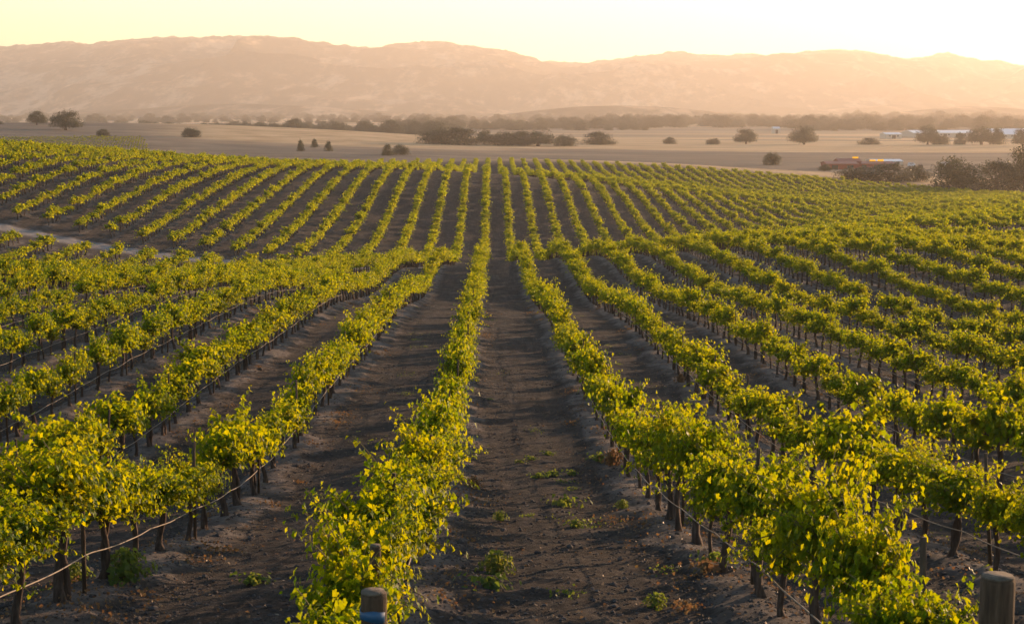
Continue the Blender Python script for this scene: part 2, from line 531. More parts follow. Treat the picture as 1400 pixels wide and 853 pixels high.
# ------------------------------------------------------------------ ground sheet
def build_ground():
    ys = list(np.arange(-28, 5, 1.0))
    y = 5.0
    while y < 16000:
        ys.append(y); y += max(0.055, 0.0062 * y)
    ys = np.array(ys)
    t = np.linspace(-1, 1, 581)
    Yg, Tg = np.meshgrid(ys, t, indexing='ij')
    half = 13 + np.maximum(Yg, 0) * np.where(Yg < 400, 0.46, 0.46 + 0.3 * smooth(Yg, 400, 4000))
    Xg = Tg * half
    Z = ground_h(Xg, Yg)
    V = np.stack([Xg.ravel(), Yg.ravel(), Z.ravel()], 1)
    n, m = Yg.shape
    i = np.arange(n * m).reshape(n, m)
    Fq = np.stack([i[:-1, :-1].ravel(), i[:-1, 1:].ravel(), i[1:, 1:].ravel(), i[1:, :-1].ravel()], 1)
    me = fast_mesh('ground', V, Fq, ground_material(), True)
    X, Y = Xg.ravel(), Yg.ravel()
    vin = in_rows(X, Y + 4 * (Y < 10))
    berm = berm_mask(X, Y) * vin * (1 - smooth(Y, 110, 240) * 0.85)
    nn = fbm(X / 60, Y / 25, 4, 21) * 60
    path = smooth(Y + nn * 0.03, 166.3, 167.3) * (1 - smooth(Y + nn * 0.03, 169.6, 170.6))
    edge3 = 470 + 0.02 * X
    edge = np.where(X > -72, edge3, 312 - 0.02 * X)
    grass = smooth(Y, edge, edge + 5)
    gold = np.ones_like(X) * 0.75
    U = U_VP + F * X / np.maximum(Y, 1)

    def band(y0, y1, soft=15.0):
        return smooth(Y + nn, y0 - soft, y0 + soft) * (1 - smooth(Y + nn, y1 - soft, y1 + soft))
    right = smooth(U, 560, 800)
    gold = np.where(X > -1e9, 1 - 0.9 * band(540, 850) * right, gold)  # light and shade of the slopes put into the grass colour as bands
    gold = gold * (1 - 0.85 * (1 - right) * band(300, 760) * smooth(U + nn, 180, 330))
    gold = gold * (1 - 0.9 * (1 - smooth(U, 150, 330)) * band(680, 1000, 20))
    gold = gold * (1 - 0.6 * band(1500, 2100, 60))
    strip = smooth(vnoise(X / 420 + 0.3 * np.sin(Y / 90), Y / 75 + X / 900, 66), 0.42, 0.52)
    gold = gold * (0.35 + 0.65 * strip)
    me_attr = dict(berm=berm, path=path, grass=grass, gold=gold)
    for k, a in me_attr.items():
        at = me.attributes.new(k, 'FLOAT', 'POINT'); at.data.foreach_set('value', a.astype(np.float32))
    o = bpy.data.objects.new('ground', me); COL.objects.link(o)
    prop(o, 'dark tilled soil of the vineyard running out to the dry grass plain', kind='structure')


build_ground()


# ------------------------------------------------------------------ hills
def build_hills():
    m, nt, p = new_mat('hill land')
    geo = N(nt, 'ShaderNodeNewGeometry')
    hm = N(nt, 'ShaderNodeMapping'); hm.inputs['Scale'].default_value = (1, 0.22, 1.6)
    nt.links.new(geo.outputs['Position'], hm.inputs[0])
    n1 = noise(nt, 0.0028, 6, hm.outputs[0], 0.6)
    n2 = noise(nt, 0.014, 5, hm.outputs[0], 0.65)
    ad = N(nt, 'ShaderNodeMath', operation='MULTIPLY_ADD'); nt.links.new(n2.outputs[0], ad.inputs[0]); ad.inputs[1].default_value = 1.1; nt.links.new(n1.outputs[0], ad.inputs[2])
    mr = N(nt, 'ShaderNodeMapRange', inp={1: 0.8, 2: 1.35}); nt.links.new(ad.outputs[0], mr.inputs[0])
    r = ramp(nt, mr.outputs[0], [(0.25, (.03, .03, .02)), (0.50, (.075, .06, .04)), (0.62, (.17, .125, .08)), (0.85, (.34, .26, .18))])
    nt.links.new(r.outputs[0], p.inputs['Base Color'])
    p.inputs['Roughness'].default_value = 1.0
    p.inputs['Specular IOR Level'].default_value = 0.0
    sk = [(-400, 66), (0, 70), (50, 67), (95, 63), (130, 68), (170, 64), (220, 58), (265, 54), (300, 57), (355, 53), (400, 57), (450, 66), (500, 70),
          (560, 66), (610, 64), (650, 70), (700, 77), (740, 88), (790, 91), (850, 85), (910, 77), (960, 80), (1020, 78), (1100, 77), (1150, 75),
          (1200, 80), (1240, 86), (1290, 79), (1340, 88), (1400, 98), (1800, 120)]
    us = np.linspace(-380, 1780, 1081)
    ds = np.linspace(3250, 9200, 240)
    D, U = np.meshgrid(ds, us, indexing='ij')
    top = np.interp(U, [a for a, b in sk], [b for a, b in sk])
    DR = 8000.0
    zr = (V_H - top) / F * DR
    X = (U - U_VP) / F * D
    Y = D
    g = smooth(D, 4500, DR)
    lump = fbm(X / 900, Y / 900, 6, 31)
    rdg = 1 - np.abs(2 * (vnoise(X / 420 + 3 * lump, Y / 800, 41) - 0.5))
    mid = np.sin(np.clip(g, 0, 1) * math.pi) * (1 - g) ** 0.6 * 1.4
    z = -22 + (zr + 22) * np.clip(g ** 1.1, 0, 1) + mid * (190 * lump + 130 * (rdg - 0.5))
    # a low spur in front, right of the middle, and foothills
    z = z + (34 + 50 * lump) * np.exp(-np.abs((U - 860) / 170) ** 2.6 - ((D - 3950) / 400) ** 2) + 34 * np.exp(-((U - 1330) / 140) ** 2 - ((D - 4100) / 350) ** 2) + 40 * np.exp(-((U - 330) / 220) ** 2 - ((D - 4500) / 350) ** 2) - 5 * (1 - smooth(D, 4300, 4800))
    z = z + 26 * smooth(D, 4400, 4900) * fbm(X / 300, Y / 300, 4, 55) * 1.6
    back = smooth(D, DR, 9200)
    z = z * (1 - back) - 120 * back
    z = z + (fbm(X / 110, Y / 110, 4, 77) * 44 * smooth(g, 0.2, 1))
    z = z + fbm(X / 36, Y / 60, 3, 99) * 20 * smooth(g, 0.5, 1)
    z[0, :] = -60
    V = np.stack([X.ravel(), Y.ravel(), z.ravel() + CAMZ], 1)
    n, mm = D.shape
    i = np.arange(n * mm).reshape(n, mm)
    Fq = np.stack([i[:-1, :-1].ravel(), i[:-1, 1:].ravel(), i[1:, 1:].ravel(), i[1:, :-1].ravel()], 1)
    o = bpy.data.objects.new('hills', fast_mesh('hills', V, Fq, m, True)); COL.objects.link(o)
    prop(o, 'long hazy ridge of dry grass hills dotted with oak scrub', kind='structure')
    # paler ridge further back on the right
    us = np.linspace(1150, 2000, 300); ds = np.linspace(9800, 12500, 24)
    D, U = np.meshgrid(ds, us, indexing='ij')
    top = np.interp(U, [1150, 1250, 1310, 1350, 1400, 1500, 2000], [96, 88, 83, 84, 92, 96, 120])
    zz = (V_H - top) / F * 11200 * np.sin(np.clip((D - 9800) / 2700, 0, 1) * math.pi) ** 0.7 - 25 + fbm(U / 12, D / 300, 3, 3) * 22
    X = (U - U_VP) / F * D
    V = np.stack([X.ravel(), D.ravel(), zz.ravel() + CAMZ], 1)
    n, mm = D.shape
    i = np.arange(n * mm).reshape(n, mm)
    Fq = np.stack([i[:-1, :-1].ravel(), i[:-1, 1:].ravel(), i[1:, 1:].ravel(), i[1:, :-1].ravel()], 1)
    o = bpy.data.objects.new('far_hills', fast_mesh('far_hills', V, Fq, m, True)); COL.objects.link(o)
    prop(o, 'palest far ridge showing behind the hills at the right', kind='structure')


build_hills()

# ------------------------------------------------------------------ haze
bpy.ops.mesh.primitive_cube_add(size=1)
hz = bpy.context.object
hz.name = 'haze'
hz.scale = (24000, 15000, 520)
hz.location = (0, 5500, -65 + 260)
hz_m = bpy.data.materials.new('haze air'); hz_m.use_nodes = True
hn = hz_m.node_tree; hn.nodes.clear()
ho = hn.nodes.new('ShaderNodeOutputMaterial'); hv = hn.nodes.new('ShaderNodeVolumePrincipled')
hv.inputs['Color'].default_value = (1.0, 0.92, 0.85, 1)
hv.inputs['Density'].default_value = 1.15e-4
hv.inputs['Anisotropy'].default_value = 0.44
hn.links.new(hv.outputs[0], ho.inputs['Volume'])
hz.data.materials.append(hz_m)
prop(hz, kind='stuff')


# ------------------------------------------------------------------ grapevines
def leaf_template(lod):
    if lod == 0:      # a five-lobed blade, slightly cupped, tip along +Y
        ang = [-90, -62, -35, -12, 14, 40, 62, 90, 118, 140, 166, 192, 215, 242]
        rad = [0.14, 0.50, 0.60, 0.48, 0.62, 0.50, 0.54, 0.70, 0.54, 0.50, 0.62, 0.48, 0.60, 0.50]
        P = [(0, 0.05, 0.0)]
        for a, r in zip(ang, rad):
            x, y = r * math.cos(R(a)), r * math.sin(R(a))
            P.append((x, y + 0.1, 0.20 * abs(x) - 0.22 * max(0, y) ** 2 + 0.05 * math.sin(3 * R(a))))
        n = len(ang)
        T = [(0, 1 + i, 1 + (i + 1) % n) for i in range(n)]
    else:
        P = [(0, -0.42, 0), (0.50, -0.02, 0.12), (0, 0.62, -0.12), (-0.50, -0.02, 0.12)]
        T = [(0, 1, 2), (0, 2, 3)]
    return np.array(P, float), np.array(T)


def place_leaves(pos, nrm, tip, size, lod):
    P, T = leaf_template(lod)
    nrm = nrm / (np.linalg.norm(nrm, axis=1)[:, None] + 1e-9)
    tip = tip - (tip * nrm).sum(1)[:, None] * nrm
    tip = tip / (np.linalg.norm(tip, axis=1)[:, None] + 1e-9)
    sx = np.cross(tip, nrm)
    V = pos[:, None, :] + size[:, None, None] * (P[None, :, 0, None] * sx[:, None] + P[None, :, 1, None] * tip[:, None] + P[None, :, 2, None] * (0.3 + 1.9 * np.random.default_rng(len(pos)).random(len(pos)))[:, None, None] * nrm[:, None])
    Fq = T[None] + (np.arange(len(pos)) * len(P))[:, None, None]
    return V.reshape(-1, 3), Fq.reshape(-1, 3)


def make_canopy(seed, lod, wild=1.0):
    """canes springing from the cordon along Y; returns leaf arrays and cane paths"""
    r = np.random.default_rng(seed)
    ntuft = 7
    per = {0: 13, 1: 9, 2: 4}[lod]
    ncane = ntuft * per
    step = {0: 0.027, 1: 0.045, 2: 0.09}[lod]
    L, Nn, Tt, S, paths = [], [], [], [], []
    lum = r.normal(0, 1, 4)
    tufts = [(np.clip(-0.48 + 0.96 * (i * 3 % ntuft) / (ntuft - 1) * r.uniform(.8, 1.1), -0.62, 0.62), (1 if i % 2 else -1), abs(r.normal(0.38, 0.30)), r.uniform(0.35, 1.7), r.uniform(0.55, 1.42), r.normal(0, .3)) for i in range(ntuft)]
    for c in range(ncane):
        ty, side, out, up, tl, yd = tufts[c % ntuft]
        y0 = ty + r.normal(0, 0.035)
        p = np.array([r.normal(0, 0.04), y0, 0.80 + r.normal(0, 0.04)])
        d = np.array([side * out + r.normal(0, .10), yd + r.normal(0, 0.12), up + r.normal(0, .12)])
        d /= np.linalg.norm(d)
        ln = r.uniform(0.26, 0.56) * tl * (1.12 - 0.4 * abs(y0))
        if r.random() < 0.05 * wild * (lod < 2): ln = r.uniform(0.65, 0.95)
        droop = r.uniform(0.4, 1.7)
        if r.random() < 0.15: d[2] = 0.1; droop = 2.2
        path = [p.copy()]
        nseg = int(ln / step)
        for i in range(nseg):
            d = d + np.array([side * 0.02, r.normal(0, 0.05), -droop * step * 0.55])
            d = d / np.linalg.norm(d)
            p = p + d * step
            if p[2] < 0.50 + 0.14 * r.random(): break
            path.append(p.copy())
            f = i / max(1, nseg)
            az = (i % 2) * 2 - 1
            lat = np.cross(d, [0, 0, 1]); lat /= np.linalg.norm(lat) + 1e-6
            off = lat * az * r.uniform(0.01, 0.05) + r.normal(0, 0.026, 3)
            q = p + off
            L.append(q)
            outw = np.array([q[0] * 1.6, (q[1] - y0) * 0.6, 0.0])
            nn = outw + np.array([0, 0, r.uniform(0.15, 0.9)]) + r.normal(0, 0.45, 3)
            Nn.append(nn)
            Tt.append(lat * az * 0.6 + np.array([np.sign(q[0]) * 0.3, 0, -0.7]) + r.normal(0, 0.35, 3))
            S.append(r.uniform(0.048, 0.082) * (1 - 0.45 * f ** 2) * {0: 1.0, 1: 1.75, 2: 3.0}[lod])
        paths.append(np.array(path))
    # leaves inside the head of the vine
    ni = {0: 1000, 1: 420, 2: 80}[lod]
    q = np.stack([r.normal(0, 0.17, ni), np.clip(r.normal(0, 0.30, ni), -.62, .62), r.normal(0.95, 0.12, ni)], 1)
    L += list(q); Nn += list(np.stack([q[:, 0] * 3, r.normal(0, .4, ni), r.uniform(0, 1, ni)], 1) + r.normal(0, .3, (ni, 3)))
    Tt += list(np.stack([q[:, 0], r.normal(0, .5, ni), np.full(ni, -0.7)], 1))
    S += list(r.uniform(0.04, 0.065, ni) * {0: 1.0, 1: 1.75, 2: 3.0}[lod])
    V, Fq = place_leaves(np.array(L), np.array(Nn), np.array(Tt), np.array(S), lod)
    return V, Fq, paths


def trunk_mb(seed, lod):
    r = np.random.default_rng(seed + 500)
    mb = MB()
    n = 8 if lod == 0 else 5
    k = 9 if lod == 0 else 4
    zs = np.linspace(-0.12, 0.80, k)
    lean = r.normal(0, 0.05, 2)
    tw = r.uniform(0, 6)
    def path(ox, oy, a):
        return np.stack([ox + lean[0] * zs + a * 0.028 * np.sin(zs * 7 + tw), oy + lean[1] * zs + a * 0.03 * np.cos(zs * 6 + tw), zs], 1)
    rad = np.interp(zs, [-0.12, 0.0, 0.12, 0.6, 0.80], [0.074, 0.062, 0.042, 0.038, 0.055])
    mb.tube(path(0, 0, 1), rad * r.uniform(0.85, 1.15), n, 0.35, seed)
    if r.random() < 0.45:       # many vines have a second stem
        pth = path(0, 0, -1); pth[:, 1] += r.uniform(0.05, 0.11) * (1 - np.clip(zs, 0, .8) / .8)
        mb.tube(pth, rad * 0.7, n, 0.35, seed + 1)
    for s in (-1, 1):           # the two cordon arms
        yy = np.linspace(0, 0.66, 6 if lod == 0 else 3)
        zz = 0.78 + 0.05 * np.sin(yy * 4 + tw) * (yy > 0.1)
        mb.tube(np.stack([lean[0] * .8 + 0.02 * np.sin(yy * 9 + tw), s * yy + lean[1] * .8, zz], 1), np.linspace(0.045, 0.022, len(yy)), n, 0.4, seed + 3 + s)
    return mb


def cane_mb(paths, every=1):
    mb = MB()
    for p in paths[::every]:
        if len(p) > 2:
            pp = p[::2] if len(p) > 5 else p
            mb.tube(pp, np.linspace(0.007, 0.003, len(pp)), 4, 0, 0, cap=False)
    return mb


NEAR_VAR, ALL_VAR = 12, 22
protos = []
for i in range(ALL_VAR):
    V, Fq, paths = make_canopy(100 + i, 0 if i < NEAR_VAR else 1, 1.3)
    root = empty('grapevine', (0, 0, 0))
    trunk_mb(i, 0).build('trunk', M_BARK, root)
    cane_mb(paths).build('canes', M_CANE, root)
    fo = bpy.data.objects.new('foliage', fast_mesh('foliage', V, Fq, M_LEAF)); COL.objects.link(fo); fo.parent = root
    protos.append(root)

# every place where a vine grows
vines = []
for k in range(-62, 63):
    x = row_x(k)
    for y0, y1 in ((7.6 if k < 1 else 8.4, 164.0), (173.5, 309.0 - 0.02 * x), (322.5, 461 + 0.02 * x)):
        if y0 > 320 and x < -70: continue
        if x > 95 and y0 > 320: y1 = min(y1, 461 - 0.6 * (x - 95))
        ph = hashn(np.array([k * 1.0]), np.array([y0]), 3)[0]
        y = y0 + 0.3 + ph * 0.6
        while y < y1:
            lim = 0.375 * y + 7.5
            if abs(x) < lim: vines.append((k, x, y))
            y += VS
vines = np.array(vines)
h_miss = hashn(vines[:, 0] * 7 + 3, np.round(vines[:, 2] * 10), 8)
vines = vines[(h_miss > 0.022) | (vines[:, 2] < 25)]
vz = ground_h(vines[:, 1], vines[:, 2])
pu, pv, pd = project(np.stack([vines[:, 1], vines[:, 2], vz + 0.95], 1))
rr_ = 0.8 * F / np.maximum(pd, 0.5)
in_view = (pd > 2) & (pu > -rr_ * 0.55) & (pu < 1400 + rr_ * 0.55) & (pv - rr_ * 0.55 < 853)
order = np.where(in_view)[0]
order = order[np.argsort(pd[order])][:300]
near_set = set(order.tolist())

ORD1 = ['', 'first', 'second', 'third', 'fourth', 'fifth', 'sixth', 'seventh', 'eighth', 'ninth', 'tenth', 'eleventh', 'twelfth', 'thirteenth', 'fourteenth',
        'fifteenth', 'sixteenth', 'seventeenth', 'eighteenth', 'nineteenth']
TENS = {2: 'twent', 3: 'thirt', 4: 'fort', 5: 'fift', 6: 'sixt'}


def ordinal(n):
    if n < 20: return ORD1[n]
    t, o = divmod(n, 10)
    return TENS[t] + ('ieth' if o == 0 else 'y-' + ORD1[o])


def row_name(k):
    if k <= 0: return ('the row' if k == 0 else 'the ' + ordinal(1 - k) + ' row') + ' left of the central alley'
    return ('the row' if k == 1 else 'the ' + ordinal(k) + ' row') + ' right of the central alley'


used = [False] * ALL_VAR
count = {}
ordl = sorted(near_set, key=lambda i: (vines[i, 0], vines[i, 2]))
vine_no = {}
last_y = {}
STAKES = []
for i in ordl:
    k, x, y = int(vines[i, 0]), vines[i, 1], vines[i, 2]
    count[k] = count.get(k, 0) + 1
    var = int(hashn(np.array([k * 1.0]), np.array([round(y * 7)]), 5)[0] * 5000)
    var = var % NEAR_VAR if pd[i] < 24 else NEAR_VAR + var % (ALL_VAR - NEAR_VAR)
    jr = np.random.default_rng(int(k * 1000 + y * 10) & 0x7fffffff)
    xx, yy = x + jr.normal(0, 0.03), y + jr.normal(0, 0.06)
    s = jr.uniform(0.78, 1.2)
    loc = (xx, yy, gz(xx, yy) - 0.01)
    rz = (0 if jr.random() < 0.5 else math.pi) + jr.normal(0, 0.10)
    vg = 0.93 + 0.3 * float(fbm(np.array([x / 14.0]), np.array([y / 14.0]), 2, 88)[0])
    s *= vg * (0.97 if (k == 1 and y < 12.5) else 0.94 if (k in (0, 1) and y < 19) else 1.07)
    sc = (s * jr.uniform(0.85, 1.1) * (0.86 if k in (0, 1) else 1.0), s * jr.uniform(0.97, 1.08) * (0.84 if pd[i] < 30 else 0.95), s * jr.uniform(0.90, 1.10))
    if not used[var]:
        used[var] = True
        o = protos[var]; o.location = loc; o.rotation_euler = (0, 0, rz); o.scale = sc
    else:
        o = copy_thing(protos[var], loc, rz, sc)
    lab = '%s grapevine in view along %s' % (ordinal(count[k]), row_name(k))
    prop(o, 'gold-green ' + lab, 'grapevine', 'grapevines in the near part of the vineyard')
    if count[k] % 4 == (k % 4):
        STAKES.append((k, x, y, count[k]))
for i, u_ in enumerate(used):
    if not u_:
        for ch in list(protos[i].children): bpy.data.objects.remove(ch)
        bpy.data.objects.remove(protos[i])

# all the remaining vines: one object that repeats a few vine shapes
src_near = bpy.data.collections.new('vine shapes mid')
src_far = bpy.data.collections.new('vine shapes far')
for coll, lod, nv in ((src_near, 1, 8), (src_far, 2, 6)):
    for i in range(nv):
        V, Fq, paths = make_canopy(300 + i + 50 * lod, lod)
        mb = trunk_mb(40 + i, lod)
        tv = np.concatenate(mb.v)
        tf = [f for f in mb.f]
        big = MB(); big.add(V, Fq, 0)
        big.add(tv, tf, 1, True)
        me = big.mesh('vine_shape', [M_LEAF, M_BARK])
        coll.objects.link(bpy.data.objects.new('vine_shape', me))


def scatter(name, P, rot, scl, idx, coll, link=True):
    me = bpy.data.meshes.new(name)
    me.vertices.add(len(P)); me.vertices.foreach_set('co', np.asarray(P, np.float32).ravel())
    a = me.attributes.new('rot', 'FLOAT_VECTOR', 'POINT'); a.data.foreach_set('vector', np.asarray(rot, np.float32).ravel())
    a = me.attributes.new('scl', 'FLOAT_VECTOR', 'POINT'); a.data.foreach_set('vector', np.asarray(scl, np.float32).ravel())
    a = me.attributes.new('idx', 'INT', 'POINT'); a.data.foreach_set('value', np.asarray(idx, np.int32))
    a = me.attributes.new('far', 'INT', 'POINT'); a.data.foreach_set('value', np.zeros(len(P), np.int32))
    o = bpy.data.objects.new(name, me)
    COL.objects.link(o)
    return o


def instancer(o, colls):
    """colls: list of (collection, far value)"""
    ng = bpy.data.node_groups.new('repeat shapes', 'GeometryNodeTree')
    ng.interface.new_socket('Geometry', in_out='INPUT', socket_type='NodeSocketGeometry')
    ng.interface.new_socket('Geometry', in_out='OUTPUT', socket_type='NodeSocketGeometry')
    gi = ng.nodes.new('NodeGroupInput'); go = ng.nodes.new('NodeGroupOutput')
    jn = ng.nodes.new('GeometryNodeJoinGeometry')

    def na(name, typ):
        n = ng.nodes.new('GeometryNodeInputNamedAttribute'); n.data_type = typ; n.inputs['Name'].default_value = name
        return [s for s in n.outputs if s.enabled and s.name == 'Attribute'][0]
    for coll, val in colls:
        ci = ng.nodes.new('GeometryNodeCollectionInfo'); ci.inputs['Collection'].default_value = coll
        ci.inputs['Separate Children'].default_value = True; ci.inputs['Reset Children'].default_value = True
        ip = ng.nodes.new('GeometryNodeInstanceOnPoints')
        eq = ng.nodes.new('FunctionNodeCompare'); eq.data_type = 'INT'; eq.operation = 'EQUAL'
        ia = [s for s in eq.inputs if s.enabled]
        ng.links.new(na('far', 'INT'), ia[0]); ia[1].default_value = val
        ng.links.new(eq.outputs[0], ip.inputs['Selection'])
        ng.links.new(gi.outputs[0], ip.inputs['Points'])
        ng.links.new(ci.outputs[0], ip.inputs['Instance'])
        ip.inputs['Pick Instance'].default_value = True
        ng.links.new(na('idx', 'INT'), ip.inputs['Instance Index'])
        ng.links.new(na('rot', 'FLOAT_VECTOR'), ip.inputs['Rotation'])
        ng.links.new(na('scl', 'FLOAT_VECTOR'), ip.inputs['Scale'])
        ng.links.new(ip.outputs[0], jn.inputs[0])
    ng.links.new(jn.outputs[0], go.inputs[0])
    md = o.modifiers.new('repeat', 'NODES'); md.node_group = ng


rest = np.array([i for i in range(len(vines)) if i not in near_set and not (pd[i] < 45 and not in_view[i] and vines[i, 2] < 7)])
RP = np.stack([vines[rest, 1] + rng.normal(0, 0.03, len(rest)), vines[rest, 2] + rng.normal(0, 0.06, len(rest)), vz[rest] - 0.01], 1)
# a separate small vineyard on the slope at the far left
ex = []
for r_i in range(52):
    for j in range(110):
        a = R(52)
        px = -270 + r_i * 7.5 * math.cos(a - math.pi / 2) * 1.0 + j * 1.6 * math.cos(a)
        py = 560 - r_i * 7.5 * math.sin(a - math.pi / 2) * -1.0 + j * 1.6 * math.sin(a)
        py += 90
        uu = U_VP + F * px / py
        if -60 < uu < 215 - (py - 600) * 0.1 and 585 < py < 800: ex.append((px, py))
ex = np.array(ex)
exz = ground_h(ex[:, 0], ex[:, 1])
n0, n1 = len(rest), len(ex)
P = np.concatenate([RP, np.stack([ex[:, 0], ex[:, 1], exz], 1)])
rz = np.where(rng.random(n0) < 0.5, 0, math.pi) + rng.normal(0, 0.10, n0)
rot = np.zeros((n0 + n1, 3)); rot[:n0, 2] = rz; rot[n0:, 2] = R(52 - 90)
s = rng.uniform(0.80, 1.26, n0 + n1) * (0.96 + 0.35 * fbm(P[:, 0] / 14, P[:, 1] / 14, 3, 88))
scl = np.stack([s * rng.uniform(0.9, 1.15, n0 + n1), s * rng.uniform(0.97, 1.1, n0 + n1), s * rng.uniform(0.86, 1.15, n0 + n1)], 1)
scl[:n0, 0] *= np.where(P[:n0, 1] > 150, 1.28, 1.0); scl[:n0] *= np.where(P[:n0, 1] > 150, 1.06, 1.0)[:, None]; scl[n0:] *= 0.8
vo = scatter('distant_grapevines', P, rot, scl, rng.integers(0, 24, n0 + n1), None)
vo.data.attributes['far'].data.foreach_set('value', (P[:, 1] > 150).astype(np.int32))
instancer(vo, [(src_near, 0), (src_far, 1)])
prop(vo, 'hundreds of rows of gold-green grapevines filling the slopes up to the skyline', 'grapevines', None, 'stuff')
print('vines', len(vines), 'near', len(near_set), 'far pts', len(P), 'max near dist', pd[order].max())

# ------------------------------------------------------------------ stakes, end posts, drip hoses
def stake_proto():
    root = empty('vine_stake', (0, 0, 0))
    mb = MB(); mb.tube([(0, 0, -0.2), (0.004, 0, 0.4), (0, 0.004, 0.9), (0.006, 0, 1.36)], [0.023, 0.022, 0.021, 0.020], 7, 0.12, 4)
    mb.build('shaft', M_WOOD, root)
    t = MB(); t.tube([(0, 0, 0.74), (0, 0, 0.775)], [0.028, 0.028], 8, 0.05, 2)
    t.build('tie', M_GREENTIE, root)
    return root


sp = stake_proto()
first = True
for (k, x, y, c) in STAKES:
    xx, yy = x + rng.normal(0, 0.02) + 0.07, y + 0.42 + rng.normal(0, 0.05)
    loc = (xx, yy, gz(xx, yy))
    if first: sp.location = loc; o = sp; first = False
    else: o = copy_thing(sp, loc, rng.uniform(0, 6))
    o.rotation_euler = (rng.normal(0, 0.03), rng.normal(0, 0.03), rng.uniform(0, 6))
    prop(o, 'wooden stake beside the %s grapevine of %s' % (ordinal(c), row_name(k).replace('the central alley', 'central alley')), 'stake', 'wooden stakes standing among the near vines')


def end_post(x, y, h, r, label, tape=False, seed=1):
    root = empty('end_post', (x, y, gz(x, y)))
    mb = MB()
    zs = np.array([-0.3, 0.2, 0.7, h - 0.03, h - 0.008])
    mb.tube(np.stack([0.004 * np.sin(zs * 5), 0.004 * np.cos(zs * 4), zs], 1), [r * 1.03, r * 1.02, r, r * .985, r * .95], 20, 0.05, seed)
    mb.build('shaft', M_WOOD, root)
    t = MB(); t.tube([(0, 0, h - 0.0075), (0, 0, h + 0.004)], [r * .94, r * .90], 20, 0.02, seed)
    t.build('end_grain', M_WOODTOP, root)
    wv = MB()
    for z0 in (h - 0.33, h - 0.345):
        a = np.linspace(0, 2 * math.pi, 20)
        wv.tube(np.stack([r * 1.04 * np.cos(a), r * 1.04 * np.sin(a), np.full(20, z0) + .006 * np.sin(a)], 1), 0.003, 4, 0, cap=False)
    wv.build('wire_wrap', M_HOSE, root)
    if tape:
        tb = MB(); n = 24; a = np.linspace(0, 2 * math.pi, n, endpoint=False)
        for rr in (r * 1.03,):
            lo = np.stack([rr * np.cos(a), rr * np.sin(a), h - 0.135 + .008 * np.sin(a * 2)], 1)
            hi = np.stack([rr * np.cos(a), rr * np.sin(a), h - 0.085 + .006 * np.sin(a * 3)], 1)
            tb.add(np.concatenate([lo, hi]), [(i, (i + 1) % n, n + (i + 1) % n, n + i) for i in range(n)], 0, True)
        o = tb.build('tape', M_BLUE, root); o['label'] = 'faded blue tape wrapped round the post'
        sm = o.modifiers.new('thick', 'SOLIDIFY'); sm.thickness = 0.003
    prop(root, label, 'post')
    return root


def post_spot(u, v_top, k, xoff=0.0):
    d = ray(u, v_top); t = (row_x(k) + xoff) / d[0]
    return t * d[0], t * d[1], t * d[2] + CAMZ


# near ends of the two rows beside the alley
px, py, pz = post_spot(1364, 787, 1)
end_post(px, py, pz - gz(px, py), 0.085, 'thick bare wooden end post in the bottom right corner', False, 3)
y_l = 7.4
d = ray(510, 808); x_l = d[0] / d[1] * y_l; z_l = d[2] / d[1] * y_l + CAMZ
end_post(x_l, y_l, z_l - gz(x_l, y_l), 0.062, 'round wooden end post with faded blue tape at bottom of photo', True, 5)
y_m = 9.6
d = ray(513, 745); x_m = d[0] / d[1] * y_m; z_m = d[2] / d[1] * y_m + CAMZ
end_post(x_m, y_m, z_m - gz(x_m, y_m), 0.034, 'slimmer wooden post in the leaves just behind the blue-taped post', False, 6)
print('posts', (px, py, pz - gz(px, py)), (x_l, y_l, z_l - gz(x_l, y_l)))

# drip hoses, one for each near row
for k in range(-6, 9):
    x = row_x(k)
    y0 = max(7.0, abs(x) / 0.345 - 4)
    ys = np.arange(y0, min(y0 + 62, 95), 0.25)
    sag = 0.03 * np.abs(np.sin(ys * math.pi / (VS * 2) + k)) + 0.07 * fbm(ys / 2.3, np.full_like(ys, k * 3.7), 3, 61)
    g = base_h(np.full_like(ys, x), ys) + 0.11
    path = np.stack([x + (0.085 if k <= 0 else -0.085) + 0.05 * fbm(ys / 1.1, np.full_like(ys, k * 1.3), 2, 62), ys, g + 0.44 - sag], 1)
    mb = MB(); mb.tube(path, 0.0078, 5, 0)
    o = mb.build('drip_hose', M_HOSE)
    prop(o, 'pale drip irrigation hose hanging along %s' % row_name(k), 'hose', 'drip hoses strung along the near rows')

